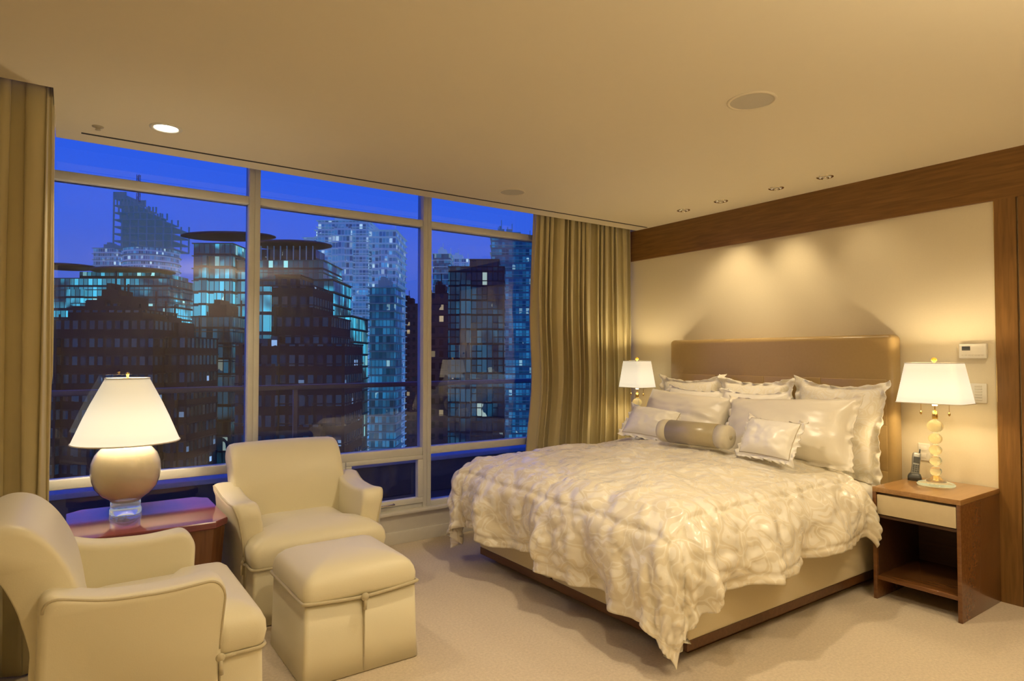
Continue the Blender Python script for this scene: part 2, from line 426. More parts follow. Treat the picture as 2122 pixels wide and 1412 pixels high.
# ------------------------------------------------------------------ bed
BX0,BX1,BY0,BY1=2.50,4.58,2.08,4.00
bed=thing("bed","king bed with cream upholstered base and bronze leather headboard","bed",(3.55,3.04,0))
P=Matrix.Translation((-3.55,-3.04,0))
def bedpart(o):
    o.parent=bed; o.matrix_parent_inverse=P; return o
bedpart(box("plinth",BX0+0.10,BX1,BY0+0.08,BY1-0.08,0.0,0.10,M_plinth))
ym=3.16
bedpart(box("bed_base",BX0,BX1,BY0,ym-0.004,0.10,0.36,M_base,bevel=0.028,seg=4))
bedpart(box("bed_base",BX0,BX1,ym+0.004,BY1,0.10,0.36,M_base,bevel=0.028,seg=4))
bedpart(box("base_rail",BX0+0.01,BX1,BY0+0.01,BY1-0.01,0.055,0.105,M_plinth))
bedpart(box("mattress",BX0+0.03,BX1,BY0+0.02,BY1-0.02,0.36,0.655,M_sheet,bevel=0.06,seg=5))
hb=[]
bedpart(box("headboard",4.60,4.735,2.055,4.015,0.02,1.655,M_head,bevel=0.04,seg=6))
zs=[0.40,0.72,1.03,1.345,1.63]; ys=[2.10,2.565,3.035,3.505,3.97]
for zi in range(3):
    for yi in range(4):
        hb.append((4.596,4.61,ys[yi]+.001,ys[yi+1]-.001,zs[zi]+.001,zs[zi+1]-.001))
bedpart(multibox("headboard_panels",hb,M_head,bevel=0.003,seg=3))

# duvet
xf=2.56; ya=2.18; yb=3.92; xh=4.12; a_f=0.62; b_s=0.54; R=0.20
def bil(x,y,z): return abs(noise.noise(Vector((x,y,z))))
def duvet_pt(p,q):
    cx=max(p,xf); cy=min(max(q,ya),yb)
    ey=(cy-ya)/(yb-ya); ex=(cx-xf)/(xh-xf)
    o1=max(0.0,xf-p)*(0.96+0.12*(1-ey)+0.06*noise.noise(Vector((q*3.0,3,1))))
    o2=(ya-q) if q<ya else ((q-yb) if q>yb else 0.0); sg=-1 if q<ya else 1
    o2*=(0.90+0.08*(1-ex)+0.08*noise.noise(Vector((p*3.2,8,1))))
    s=math.hypot(o1,o2)
    crown=0.085*(1-math.exp(-4*ex))*(max(0,1-(2*ey-1)**2))**0.7
    top=0.765+crown
    wx=p+0.14*noise.noise(Vector((p*1.8,q*1.8,3))); wq=q+0.14*noise.noise(Vector((p*1.8,q*1.8,9)))
    br=lambda a,e=0.0012: math.sqrt(a*a+e)
    edge=min(1.0,max(s,0.0)/0.15+0.35)
    puffy=0.060*br(bil(wx*2.2,wq*2.2,0.3),.003)+(0.034*br(bil(wx*4.8,wq*4.8,2.3))+0.020*br(bil(wx*9.5,wq*9.5,7))+0.008*br(bil(wx*19,wq*19,4)))*(0.55+0.45*edge)
    nz=puffy-0.014
    if s<=1e-6:
        return Vector((cx,cy,top+nz*0.9)), Vector((0,0,1)),0
    dx=-o1/s; dy=sg*o2/s
    if s<R*math.pi/2:
        h=R*math.sin(s/R); dz=R*(1-math.cos(s/R))
    else:
        e=s-R*math.pi/2
        h=R+0.02*e; dz=R+e*0.985
    hang=max(0,s-0.16)
    along = q if o1>=o2 else p
    ang=math.atan2(o2,o1)
    ph = along*9.0 + ang*4.0
    fold=0.052*min(1.1,hang/0.36)*(math.sin(ph+2.6*noise.noise(Vector((along*1.8,1,0))))+0.40*math.sin(ph*2.3+1.0+s*2+2*noise.noise(Vector((along*4,3,0)))))
    fold+=0.04*math.sin(min(1,hang/0.42)*math.pi)
    corner=math.sin(2*ang)
    h+=fold*(1-0.3*corner)+0.07*corner*hang/0.45
    v=Vector((cx+dx*h,cy+dy*h,top-dz))
    a=min(s/R,1.57)
    dirn=Vector((dx*math.sin(a),dy*math.sin(a),math.cos(a)))
    v+=dirn*nz*(1.0+0.35*min(1,hang/0.3))
    v.z=max(v.z,0.045)
    return v,dirn,hang
NP,NQ=210,270
V=[];F=[]
p0=xh; p1=xf-a_f; q0=ya-b_s; q1=yb+b_s
for i in range(NP+1):
    p=p0+(p1-p0)*i/NP
    for j in range(NQ+1):
        q=q0+(q1-q0)*j/NQ
        # rounded cloth corner
        v,dr,hang=duvet_pt(p,q)
        db=min(p-p1, q-q0, q1-q)
        g=math.exp(-((db-0.40)/0.014)**2)*0.014
        along=q if (p-p1)<min(q-q0,q1-q) else p
        pk=0.006*math.sin(along*34+6*noise.noise(Vector((along*4,db*3,0))))*math.exp(-((db-0.40)/0.07)**2)
        hemline=math.exp(-((db-0.05)/0.012)**2)*0.010
        v=v-dr*(g+hemline)+dr*pk
        if i<8: v.z-=0.07*(1-i/8)**2
        V.append(v)
for i in range(NP):
    for j in range(NQ):
        a=i*(NQ+1)+j; F.append((a,a+1,a+NQ+2,a+NQ+1))
dv=new_mesh("duvet",V,F,M_duvet)
m=dv.modifiers.new("s",'SOLIDIFY'); m.thickness=0.035; m.offset=-1
tag(dv,"puffy cream damask duvet draped over the bed","duvet")

# pillows
def pillow(name,w,h,t,mat,loc,lean,rz=0.0,flange=0.0,roll=0.0,label="",group=None,piping=None,pinch=0.06):
    N=44; V=[];F=[]
    seed=random.uniform(0,50)
    fl=1-flange*2/w; fv=1-flange*2/h
    def P(u,v,side):
        uu=min(1,abs(u)/fl); vv=min(1,abs(v)/fv)
        f=max(0,(1-uu**2.6)*(1-vv**2.6))**0.5
        edge=max((abs(u)-fl)/(1-fl+1e-6),(abs(v)-fv)/(1-fv+1e-6),0) if flange>0 else 0
        edge=max(0,min(1,edge))
        ruf=1+0.03*edge*noise.noise(Vector((u*6+seed,v*6,3)))
        x=w/2*u*(1-pinch*(1-v*v))*ruf; z=h/2*v*(1-pinch*(1-u*u))*ruf
        if flange>0: z-= 0.03*edge*(1-abs(u)**2)*(1 if v>0 else 0)
        y=side*(t/2*f*(1+0.12*noise.noise(Vector((u*1.5+seed,v*1.5,side))))+0.003)
        y+=edge*0.05*noise.noise(Vector((u*7+seed,v*7,0)))+0.004*noise.noise(Vector((u*5+seed,v*5,0)))
        y+=side*f*(0.014*noise.noise(Vector((u*2.5+seed,v*2.5,side*3)))+0.013*bil(u*3.5+seed+v*.6,v*3.5,side*5))
        cxn=(abs(u)*abs(v))**1.2
        y+=side*0.014*cxn*f*math.sin(9*math.atan2(1.05-abs(v),1.05-abs(u))+seed)
        return (x,y,z)
    idx={}
    for side in (1,-1):
        for i in range(N+1):
            for j in range(N+1):
                u=-1+2*i/N; v=-1+2*j/N
                u=math.sin(u*math.pi/2)*0.5+u*0.5; v=math.sin(v*math.pi/2)*0.5+v*0.5
                idx[(side,i,j)]=len(V); V.append(P(u,v,side))
        for i in range(N):
            for j in range(N):
                F.append((idx[(side,i,j)],idx[(side,i+1,j)],idx[(side,i+1,j+1)],idx[(side,i,j+1)]))
    bd=[(i,0) for i in range(N)]+[(N,j) for j in range(N)]+[(i,N) for i in range(N,0,-1)]+[(0,j) for j in range(N,0,-1)]
    for k in range(len(bd)):
        a=bd[k]; b=bd[(k+1)%len(bd)]
        F.append((idx[(1,*a)],idx[(1,*b)],idx[(-1,*b)],idx[(-1,*a)]))
    o=new_mesh(name,V,F,mat,None,True,loc,(lean,roll,math.radians(-90)+rz))
    tag(o,label,"pillow",group)
    if piping:
        pts=[]
        for k in range(len(bd)):
            i,j=bd[k]; u=(-1+2*i/N)*fl*.995; v=(-1+2*j/N)*fv*.995
            x_,y_,z_=P(u,v,-1)
            pts.append((x_,y_-0.001,z_))
        tube("piping",pts,0.0025,piping,o,closed=True,seg=6)
    return o
G="pillows piled against the headboard"
for i,y in enumerate([2.39,3.05,3.68]):
    pillow("euro_sham",0.69,0.71,0.22,M_sham,(4.465,y,1.0),-0.14,0.03*(i-1),0.055,0.03*(1-i),"large square cream damask sham with ruffled flange against headboard",G,pinch=0.09)
pillow("bed_pillow",0.62,0.52,0.22,M_satin,(4.28,3.50,1.005),-0.22,0.0,0.035,0.03,"white pillow with flange standing before a damask sham",G)
pillow("bed_pillow",0.62,0.52,0.22,M_satin,(4.28,2.93,1.005),-0.22,0.0,0.035,-0.02,"white pillow with flange standing before a damask sham",G)
pillow("king_pillow",0.88,0.46,0.30,M_satin2,(4.08,3.42,0.995),-0.45,-0.03,0.0,0.05,"wide cream satin pillow leaning near the window side",G,pinch=0.09)
pillow("king_pillow",0.98,0.52,0.31,M_satin2,(4.06,2.52,1.0),-0.46,0.06,0.03,-0.05,"wide cream satin pillow with flange near the nightstand",G,pinch=0.08)
pillow("throw_pillow",0.48,0.32,0.18,M_satin,(3.82,3.52,0.975),-0.7,0.25,0.028,0.08,"small white satin pillow with tan piping beside the bolster",G,piping=M_tan)
pillow("throw_pillow",0.43,0.31,0.17,M_satin,(3.71,2.41,0.975),-0.5,-0.05,0.028,0.03,"small white satin pillow with tan piping resting on duvet",G,piping=M_tan)
bl=thing("bolster","round tan satin bolster with pale ivory ends","bolster",(3.66,2.97,0.955),math.radians(94))
def hprof(x0,x1,r,capL,capR):
    pts=[]
    if capL: pts+=[(0.0,x0),(r*0.6,x0),(r*0.93,x0+0.008),(r,x0+0.025)]
    else: pts+=[(r,x0)]
    if capR: pts+=[(r,x1-0.025),(r*0.93,x1-0.008),(r*0.6,x1),(0.0,x1)]
    else: pts+=[(r,x1)]
    return pts
lathe("bolster_end",hprof(-0.29,-0.20,0.082,True,False),M_bols2,bl,rot=(0,math.radians(90),0))
lathe("bolster_middle",hprof(-0.20,0.20,0.084,False,False),M_bols,bl,rot=(0,math.radians(90),0))
lathe("bolster_end",hprof(0.20,0.29,0.082,False,True),M_bols2,bl,rot=(0,math.radians(90),0))
for xx in (-0.29,0.29):
    lathe("button",[(0.018,-0.004),(0.018,0.002),(0.012,0.006),(0,0.008)],M_bols,bl,loc=(xx,0,0),rot=(0,math.radians(90 if xx>0 else -90),0),seg=20)

# ------------------------------------------------------------------ nightstands
M_drawer=fabric("drawer_lacquer",(0.66,0.56,0.37),(0.58,0.49,0.31),0.4,30,0.02)
def nightstand(loc,label,w=0.24,d=0.29):
    e=thing("nightstand",label,"nightstand",loc,0,"bedside nightstands")
    t=0.022
    box("side_panel",-d,d,-w,-w+t,0,0.66,M_nwood,e,0.002)
    box("side_panel",-d,d,w-t,w,0,0.66,M_nwood,e,0.002)
    box("inner_shade_sheet",-d+0.02,d-0.012,w-t-0.003,w-t,0.145,0.505,M_nint,e)  # thin dark sheet painting shade on the cavity side
    box("table_top",-d,d,-w,w,0.66,0.69,M_nwoodt,e,0.002)
    box("back_panel",d-0.012,d,-w+t,w-t,0.10,0.66,M_nint,e)
    box("shelf",-d+0.01,d-0.012,-w+t,w-t,0.12,0.145,M_nwood,e,0.002)
    box("drawer",-d+0.004,d-0.03,-w+t+0.003,w-t-0.003,0.525,0.645,M_drawer,e,0.003)
    box("divider",-d+0.006,d-0.012,-w+t,w-t,0.505,0.52,M_nint,e)
    return e
nightstand((4.43,1.745,0),"open walnut nightstand with cream drawer front beside the bed")
nightstand((4.50,4.31,0),"open walnut nightstand with cream drawer between bed and curtain",0.20,0.22)

def rect_ring(hx,hy,z,r=0.03,seg=5):
    return [(x,y,z) for x,y in roundpoly([(-hx,-hy),(hx,-hy),(hx,hy),(-hx,hy)],r,seg)]
def bedside_lamp(loc,label,top,bot,rz=0,power=14):
    e=thing("table_lamp",label,"lamp",loc,rz,"bedside lamps")
    lathe("lamp_base",[(0.0,0.002),(0.10,0.002),(0.105,0.01),(0.095,0.02),(0.06,0.03),(0.03,0.05),(0.02,0.065),(0.0,0.066)],M_amber,e,seg=36)
    prof=[(0.0,0.06)]
    zc=0.06
    for rr in (0.034,0.035,0.037,0.039,0.046):
        h=rr*1.8
        for k in range(1,13):
            a=math.pi*k/13
            prof.append((max(0.010,rr*math.sin(a)),zc+h*(1-math.cos(a))/2))
        zc+=h+0.003
        prof.append((0.010,zc-0.002))
    prof.append((0.0,zc))
    lathe("lamp_stem",prof,M_amber,e,seg=36)
    lathe("collar",[(0.0,0.022),(0.05,0.024),(0.03,0.036),(0.014,0.058),(0,0.062)],M_brass,e,seg=28)
    lathe("socket",[(0.0,zc),(0.016,zc),(0.016,zc+0.02),(0.012,zc+0.05),(0.0,zc+0.05)],M_brass,e,seg=20)
    tube("rod",[(0,0,zc+0.03),(0,0,0.77)],0.0035,M_brass,e)
    z0,z1=0.52,0.77
    rings=[]
    for k in range(7):
        t=k/6
        hx=bot[0]+(top[0]-bot[0])*t; hy=bot[1]+(top[1]-bot[1])*t
        rings.append(rect_ring(hx,hy,z0+(z1-z0)*t,0.05))
    sh=loft("lamp_shade",rings,M_shadeB,e,False,False)
    mm=sh.modifiers.new("s",'SOLIDIFY'); mm.thickness=0.003
    for (z,b) in ((z0,bot),(z1,top)):
        tube("shade_trim",rect_ring(b[0]+0.001,b[1]+0.001,z,0.05),0.003,M_sheet,e,closed=True,seg=6)
    tube("harp",[(-top[0],0,z1-0.01),(0,0,z1-0.005),(top[0],0,z1-0.01)],0.002,M_brass,e)
    lathe("finial",[(0.0,z1-0.005),(0.006,z1-0.005),(0.007,z1+0.006),(0.016,z1+0.016),(0.015,z1+0.026),(0.006,z1+0.034),(0,z1+0.035)],M_yel,e,seg=20)
    lathe("light_bulb",[(0.0,0.50),(0.014,0.50),(0.028,0.56),(0.03,0.59),(0.02,0.615),(0,0.62)],M_bulb,e,seg=20)
    for s in (-1,1):
        tube("pull_chain",[(0.0,s*0.02,0.53),(0.0,s*0.075,0.53),(0,s*0.08,0.52),(0,s*0.08,0.46)],0.0015,M_brass,e)
        lathe("pull_bead",[(0,0.44),(0.006,0.444),(0.007,0.455),(0.003,0.464),(0,0.465)],M_brass,e,seg=12,loc=(0,s*0.08,0))
    point("bulb_light",(0.02,0,0.68),power,WARM,0.035,e)
    return e
bedside_lamp((4.48,1.76,0.692),"amber glass ball lamp with cream rectangular shade beside the phone",(0.10,0.145),(0.13,0.188),0,13)
bedside_lamp((4.46,4.29,0.692),"amber glass ball lamp with cream shade near the curtain",(0.095,0.115),(0.12,0.15),0,14)

ph=thing("cordless_phone","silver and black cordless phone standing in its charging cradle","phone",(4.58,1.925,0.692),math.radians(-67))
loft("charging_cradle",[ring(roundpoly([(-.040,-.04),(.040,-.04),(.040,.04),(-.040,.04)],.02),z,s) for z,s in ((0,1),(0.02,1),(0.035,0.85),(0.045,0.6))],M_grey,ph)
hs=loft("handset",[ring(roundpoly([(-.025,-.015),(.025,-.015),(.025,.015),(-.025,.015)],.012),z,s) for z,s in ((0.0,0.8),(0.02,1),(0.07,0.9),(0.12,1.0),(0.15,0.95),(0.158,0.7))],M_silver,ph,loc=(0,0,0.022),rot=(math.radians(-16),math.radians(8),math.radians(8)))
multibox("keypad",[(-.018+.013*c,-.008+.013*c,-.0180,-.0140,0.028+.013*r,0.037+.013*r) for c in range(3) for r in range(4)],M_grey,hs)
box("screen",-.018,.018,-.0180,-.0140,0.090,0.128,M_grey,hs)
tube("antenna",[(0.016,0.004,0.145),(0.016,0.004,0.185)],0.005,M_grey,hs)

t=thing("thermostat","white wall thermostat with small dark display","thermostat",(XR,1.632,1.537))
box("body",-0.028,0,-0.076,0.076,-0.047,0.047,M_white,t,0.006)
box("display",-0.030,-0.027,0.012,0.058,0.004,0.030,M_grey,t,0.001)
multibox("buttons",[(-0.031,-0.027,-0.06+0.018*k,-0.048+0.018*k,-0.03,-0.022) for k in range(7)],M_ivory,t)
t=thing("light_switch_keypad","white wall keypad plate with column of small buttons","light switch",(XR,1.61,1.27))
box("plate",-0.010,0,-0.045,0.045,-0.062,0.062,M_white,t,0.003)
multibox("buttons",[(-0.0125,-0.009,-0.020,0.020,-0.046+0.017*k,-0.036+0.017*k) for k in range(6)],M_ivory,t,0.001)
t=thing("electrical_outlet","white wall outlet plate above the nightstand","outlet",(XR,1.93,0.86))
box("plate",-0.006,0,-0.036,0.036,-0.058,0.058,M_white,t,0.003)
for z in (0.008,-0.040):
    s_=box("socket",-0.0075,-0.005,-0.016,0.016,z,z+0.032,M_sheet,t,0.001)

# ------------------------------------------------------------------ armchairs
def smooth_prof(pts,n=5):
    out=[];N=len(pts)
    for i in range(N):
        p0,p1,p2,p3=[Vector(pts[(i+k)%N]) for k in (-1,0,1,2)]
        for k in range(n):
            t=k/n
            q=0.5*((2*p1)+(-p0+p2)*t+(2*p0-5*p1+4*p2-p3)*t*t+(-p0+3*p1-3*p2+p3)*t**3)
            out.append((q.x,q.y))
    return out
def armchair(loc,rz,label):
    e=thing("armchair",label,"armchair",loc,rz,"cream satin armchairs")
    body=roundpoly([(-.385,-.40),(.385,-.40),(.385,.34),(-.385,.34)],.022)
    loft("skirt",[ring(body,0.008,1.02),ring(body,0.10,1.008),ring(body,0.31,1.0),ring(body,0.34,0.97)],M_chair,e)
    T=roundpoly([(-.392,-.41),(.392,-.41),(.392,-.22),(.285,-.20),(.285,.22),(-.285,.22),(-.285,-.20),(-.392,-.22)],.045,6)
    c=(0,-0.08)
    loft("seat",[ring(T,.318,.97,c),ring(T,.335,1.0,c),ring(T,.38,1.025,c),ring(T,.42,1.015,c),ring(T,.452,.97,c),ring(T,.478,.88,c),ring(T,.498,.72,c),ring(T,.510,.5,c),ring(T,.516,.28,c),ring(T,.518,.08,c)],M_chair,e)
    tube("seat_piping",ring(T,.322,1.005,c),0.008,M_pipe,e,closed=True)
    prof=smooth_prof([(.17,.32),(.19,.50),(.225,.68),(.29,.82),(.37,.905),(.455,.925),(.525,.89),(.53,.835),(.47,.765),(.41,.64),(.365,.48),(.35,.32)],5)
    n=len(prof); cy=sum(p[0] for p in prof)/n; cz=sum(p[1] for p in prof)/n
    rings=[]
    for x,s in ((-.385,.84),(-.380,.92),(-.368,.965),(-.34,.99),(-.28,1.0),(-.1,1.015),(.1,1.015),(.28,1.0),(.34,.99),(.368,.965),(.380,.92),(.385,.84)):
        rings.append([(x*(0.94 if z>0.6 else 0.98),cy+(y-cy)*s,max(.31,cz+(z-cz)*s)) for y,z in prof])
    loft("backrest",rings,M_chair,e)
    for s in (-1,1):
        ap=roundpoly([(-.225,.02),(-.245,.42),(-.255,.60),(-.215,.66),(-.05,.645),(.15,.655),(.34,.71),(.36,.02)],.06,6)
        n=len(ap); R=[]
        ay=sum(p[0] for p in ap)/n; az=.35
        for x,k in ((.286,.88),(.288,.93),(.297,.97),(.315,.99),(.345,1.0),(.375,.993),(.394,.975),(.403,.94),(.405,.90)):
            R.append([(s*(x+0.055*max(0,(z-.34)/.32)**2*(1 if x>.32 else 0.5)),ay+(y-ay)*min(1,k+.01),(az+(z-az)*k if z>az else z)) for y,z in ap])
        loft("arm",R,M_chair,e)
        pp=[(s*(.402+.053*max(0,(z-.34)/.32)**2),ay+(y-ay)*.965,az+(z-az)*.955) for y,z in ap if z>.3]
        tube("arm_piping",pp,0.005,M_pipe,e)
        tube("side_piping",[(s*.402,-.24,.322),(s*.394,-.30,.322)],0.007,M_pipe,e)
        lathe("button",[(0,0),(.015,0),(.018,.008),(.012,.015),(0,.018)],M_pipe,e,seg=16,loc=(s*.398,-.235,.325),rot=(0,s*math.radians(90),0))
        tube("tie",[(s*.408,-.235,.315),(s*.412,-.238,.26)],0.008,M_pipe,e)
        box("skirt_pleat",s*.398-.005,s*.398+.005,-.237,-.231,0.01,.32,M_bols,e)
    return e
armchair((1.245,4.11,0),0.0,"cream satin armchair facing into the room beside the window")
armchair((0.275,3.12,0),math.radians(90),"cream satin armchair with curved back beside the end table")

# ottoman
ot=thing("ottoman","square cream satin ottoman with piping and knotted button","ottoman",(1.18,3.20,0))
hw_=.277
S=roundpoly([(-hw_,-hw_),(hw_,-hw_),(hw_,hw_),(-hw_,hw_)],.022,6)
loft("skirt",[ring(S,.006,1.04),ring(S,.12,1.02),ring(S,.36,1.0)],M_chair,ot)
S2=roundpoly([(-hw_,-hw_),(hw_,-hw_),(hw_,hw_),(-hw_,hw_)],.045,6)
loft("seat",[ring(S2,.36,1.0),ring(S2,.385,1.025),ring(S2,.415,1.03),ring(S2,.445,1.005),ring(S2,.470,.955),ring(S2,.493,.86),ring(S2,.510,.72),ring(S2,.522,.54),ring(S2,.528,.34),ring(S2,.531,.12),ring(S2,.531,.02)],M_chair,ot)
pts=[]
for k in range(len(S)):
    a=S[k]; b=S[(k+1)%len(S)]
    m_=max(1,int(math.dist(a,b)/.03))
    for q in range(m_):
        t_=q/m_; x=a[0]+(b[0]-a[0])*t_; y=a[1]+(b[1]-a[1])*t_
        z=.375
        if y<-hw_*.97: z=.358+.02*(abs(x)/hw_)**1.5
        pts.append((x*1.032,y*1.032,z))
tube("piping",pts,0.0085,M_pipe,ot,closed=True)
lathe("button",[(0,0),(.016,0),(.020,.008),(.014,.016),(0,.019)],M_pipe,ot,seg=16,loc=(0,-.290,.360),rot=(math.radians(90),0,0))
tube("tie",[(0,-.297,.355),(0.002,-.297,.325),(0.0,-.296,.30)],0.009,M_pipe,ot)
box("skirt_pleat",-.003,.003,-.2890,-.275,0.01,.35,M_bols,ot)

# ------------------------------------------------------------------ end table + lamp
et=thing("end_table","glossy red burl wood end table with clipped corners","table",(0.395,4.30,0))
c=0.075; h=0.385
O=[(-h+c,-h),(h-c,-h),(h,-h+c),(h,h-c),(h-c,h),(-h+c,h),(-h,h-c),(-h,-h+c)]
loft("table_top",[ring(O,.53,.985),ring(O,.536,1),ring(O,.566,1),ring(O,.572,.992)],M_table,et,smooth=False)
loft("apron",[ring(O,.46,.95),ring(O,.532,.95)],M_tableleg,et,smooth=False)
for sx in (-1,1):
    for sy in (-1,1):
        R=[]
        for z,k in ((0,.93),(.30,.93),(.46,.955),(.532,.97)):
            pts=[(h*k,(h-c-.13)*k),(h*k,(h-c)*k),((h-c)*k,h*k),((h-c-.13)*k,h*k),((h-c-.13)*k,(h-.03)*k),((h-c-.01)*k,(h-.03)*k),((h-.03)*k,(h-c-.01)*k),((h-.03)*k,(h-c-.13)*k)]
            R.append([(sx*x,sy*y,z) for x,y in pts])
        loft("leg",R,M_tableleg,et,smooth=False)
tl=thing("table_lamp","large cream ceramic lamp with conical linen shade on end table","lamp",(0.30,4.42,0.573))
lathe("lucite_base",[(0,0),(.080,0),(.083,.004),(.083,.03),(.078,.036),(.078,.072),(0,.073)],M_lucite,tl,seg=40)
lathe("lamp_body",[(0,.073),(.075,.073),(.082,.084),(.094,.095),(.130,.120),(.160,.160),(.177,.208),(.183,.258),(.178,.308),(.161,.353),(.132,.388),(.095,.408),(.065,.416),(.03,.435),(0,.436)],M_ceram,tl,seg=56)
lathe("socket",[(0,.43),(.022,.43),(.022,.48),(.016,.50),(0,.50)],M_brass,tl,seg=20)
sh=lathe("lamp_shade",[(.280,.425),(.254,.49),(.222,.57),(.187,.65),(.153,.72),(.114,.800)],M_shadeA,tl,seg=64,cap0=False,cap1=False)
mm=sh.modifiers.new("s",'SOLIDIFY'); mm.thickness=0.003
for r,z in ((.281,.425),(.115,.800)):
    tube("shade_trim",[(r*math.cos(a*math.pi/24),r*math.sin(a*math.pi/24),z) for a in range(48)],.004,M_sheet,tl,closed=True,seg=6)
tube("harp",[(-.112,0,.795),(0,0,.80),(.112,0,.795)],.002,M_brass,tl)
lathe("finial",[(0,.795),(.007,.795),(.006,.815),(.012,.825),(.009,.835),(0,.838)],M_brass,tl,seg=20)
lathe("light_bulb",[(0,.50),(.014,.50),(.03,.56),(.032,.59),(.02,.62),(0,.625)],M_bulb,tl,seg=20)
point("bulb_light",(0,0,.68),15,WARM2,0.04,tl)

# ------------------------------------------------------------------ balcony
bal=thing("balcony","concrete balcony with dark metal railing","balcony",(2,5.6,0))
PB=Matrix.Translation((-2,-5.6,0))
def bp_(o): o.parent=bal; o.matrix_parent_inverse=PB; return o
bp_(box("slab",-3,8,YW+0.12,6.7,-0.25,-0.02,M_conc))
bp_(box("kerb",-3,8,6.45,6.65,-0.02,0.33,M_conc,bevel=0.01))
bp_(box("kerb_cap",-3,8,6.40,6.70,0.33,0.38,M_cap,bevel=0.01))
bp_(box("handrail",-3,8,6.50,6.57,1.17,1.22,M_rail,bevel=0.01))
for x in (-1.1,0.4,1.9,3.4,4.9):
    bp_(box("post",x-.02,x+.02,6.52,6.56,0.38,1.18,M_rail,bevel=0.003))

# ------------------------------------------------------------------ city
def facade(name, glass, frame, cw, fh, lit, lit_col, lit_str, em=0.0, em_col=(0.1,0.5,0.6), fw=0.10, fhf=0.22, patch=0.0, rough=0.12, fem=0.0, lw=1.0):  # em and fem make unlit glass and frames glow in place of ambient light
    m,nt,b=mat_base(name)
    N=nt.nodes; Lk=nt.links
    def mth(op,a=None,bb=None,va=None,vb=None):
        n=N.new("ShaderNodeMath"); n.operation=op
        if a is not None: Lk.new(a,n.inputs[0])
        elif va is not None: n.inputs[0].default_value=va
        if bb is not None: Lk.new(bb,n.inputs[1])
        elif vb is not None: n.inputs[1].default_value=vb
        return n.outputs[0]
    tc=N.new("ShaderNodeTexCoord"); sp=N.new("ShaderNodeSeparateXYZ"); Lk.new(tc.outputs['Object'],sp.inputs[0])
    u=mth('ADD',sp.outputs['X'],sp.outputs['Y'])
    cu=mth('DIVIDE',u,None,None,cw); cv=mth('DIVIDE',sp.outputs['Z'],None,None,fh)
    fu=mth('FRACT',cu); fv=mth('FRACT',cv); iu=mth('FLOOR',cu); iv=mth('FLOOR',cv)
    fm=mth('MAXIMUM',mth('LESS_THAN',fu,None,None,fw),mth('LESS_THAN',fv,None,None,fhf))
    cb=N.new("ShaderNodeCombineXYZ"); Lk.new(iu,cb.inputs[0]); Lk.new(iv,cb.inputs[1])
    wn=N.new("ShaderNodeTexWhiteNoise"); wn.noise_dimensions='2D'; Lk.new(cb.outputs[0],wn.inputs['Vector'])
    sepc=N.new("ShaderNodeSeparateColor"); Lk.new(wn.outputs['Color'],sepc.inputs[0])
    n3=N.new("ShaderNodeTexNoise"); n3.inputs['Scale'].default_value=0.16; n3.inputs['Detail'].default_value=3
    Lk.new(tc.outputs['Object'],n3.inputs['Vector'])
    thr=mth('ADD',mth('MULTIPLY',mth('SUBTRACT',n3.outputs['Fac'],None,None,0.5),None,None,0.35),None,None,lit)
    lm0=mth('GREATER_THAN',mth('ADD',wn.outputs['Value'],thr),None,None,1.0)
    litm=mth('MULTIPLY',lm0,mth('LESS_THAN',fv,None,None,fhf+(1-fhf)*lw))
    nz=N.new("ShaderNodeTexNoise"); nz.inputs['Scale'].default_value=0.07; nz.inputs['Detail'].default_value=3
    Lk.new(tc.outputs['Object'],nz.inputs['Vector'])
    pat=N.new("ShaderNodeMapRange"); pat.inputs['From Min'].default_value=0.47; pat.inputs['From Max'].default_value=0.54
    pat.inputs['To Min'].default_value=0.08 if patch else 0.5
    Lk.new(nz.outputs['Fac'],pat.inputs['Value'])
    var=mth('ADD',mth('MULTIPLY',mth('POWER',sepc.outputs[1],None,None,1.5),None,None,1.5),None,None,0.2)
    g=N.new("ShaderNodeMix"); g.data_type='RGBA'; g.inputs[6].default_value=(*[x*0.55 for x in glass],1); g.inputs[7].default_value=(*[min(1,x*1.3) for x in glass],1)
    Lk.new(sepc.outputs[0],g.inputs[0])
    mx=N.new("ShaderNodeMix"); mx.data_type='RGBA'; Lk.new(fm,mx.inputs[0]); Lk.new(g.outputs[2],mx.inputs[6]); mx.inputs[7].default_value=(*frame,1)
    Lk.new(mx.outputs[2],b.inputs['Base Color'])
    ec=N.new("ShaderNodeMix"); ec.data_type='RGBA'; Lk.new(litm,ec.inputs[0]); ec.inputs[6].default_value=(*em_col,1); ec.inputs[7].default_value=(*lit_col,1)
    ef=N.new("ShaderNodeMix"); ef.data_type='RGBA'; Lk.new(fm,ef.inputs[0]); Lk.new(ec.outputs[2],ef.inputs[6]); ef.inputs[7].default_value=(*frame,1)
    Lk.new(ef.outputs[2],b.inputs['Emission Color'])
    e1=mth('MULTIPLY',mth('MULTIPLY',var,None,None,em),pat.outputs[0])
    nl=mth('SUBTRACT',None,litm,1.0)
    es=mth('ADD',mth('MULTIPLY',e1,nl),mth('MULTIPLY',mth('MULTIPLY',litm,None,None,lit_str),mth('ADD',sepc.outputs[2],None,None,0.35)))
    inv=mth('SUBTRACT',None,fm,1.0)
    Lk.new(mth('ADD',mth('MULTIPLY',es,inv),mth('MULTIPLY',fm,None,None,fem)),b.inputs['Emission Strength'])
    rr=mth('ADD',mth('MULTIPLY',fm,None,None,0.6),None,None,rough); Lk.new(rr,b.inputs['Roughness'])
    return m
CS,SN=math.cos(math.radians(35)),math.sin(math.radians(35))
def city_pos(ahead, across):   # city laid out on a street grid turned 35 degrees
    return (ahead*SN+across*CS, ahead*CS-across*SN)
ZG=-75
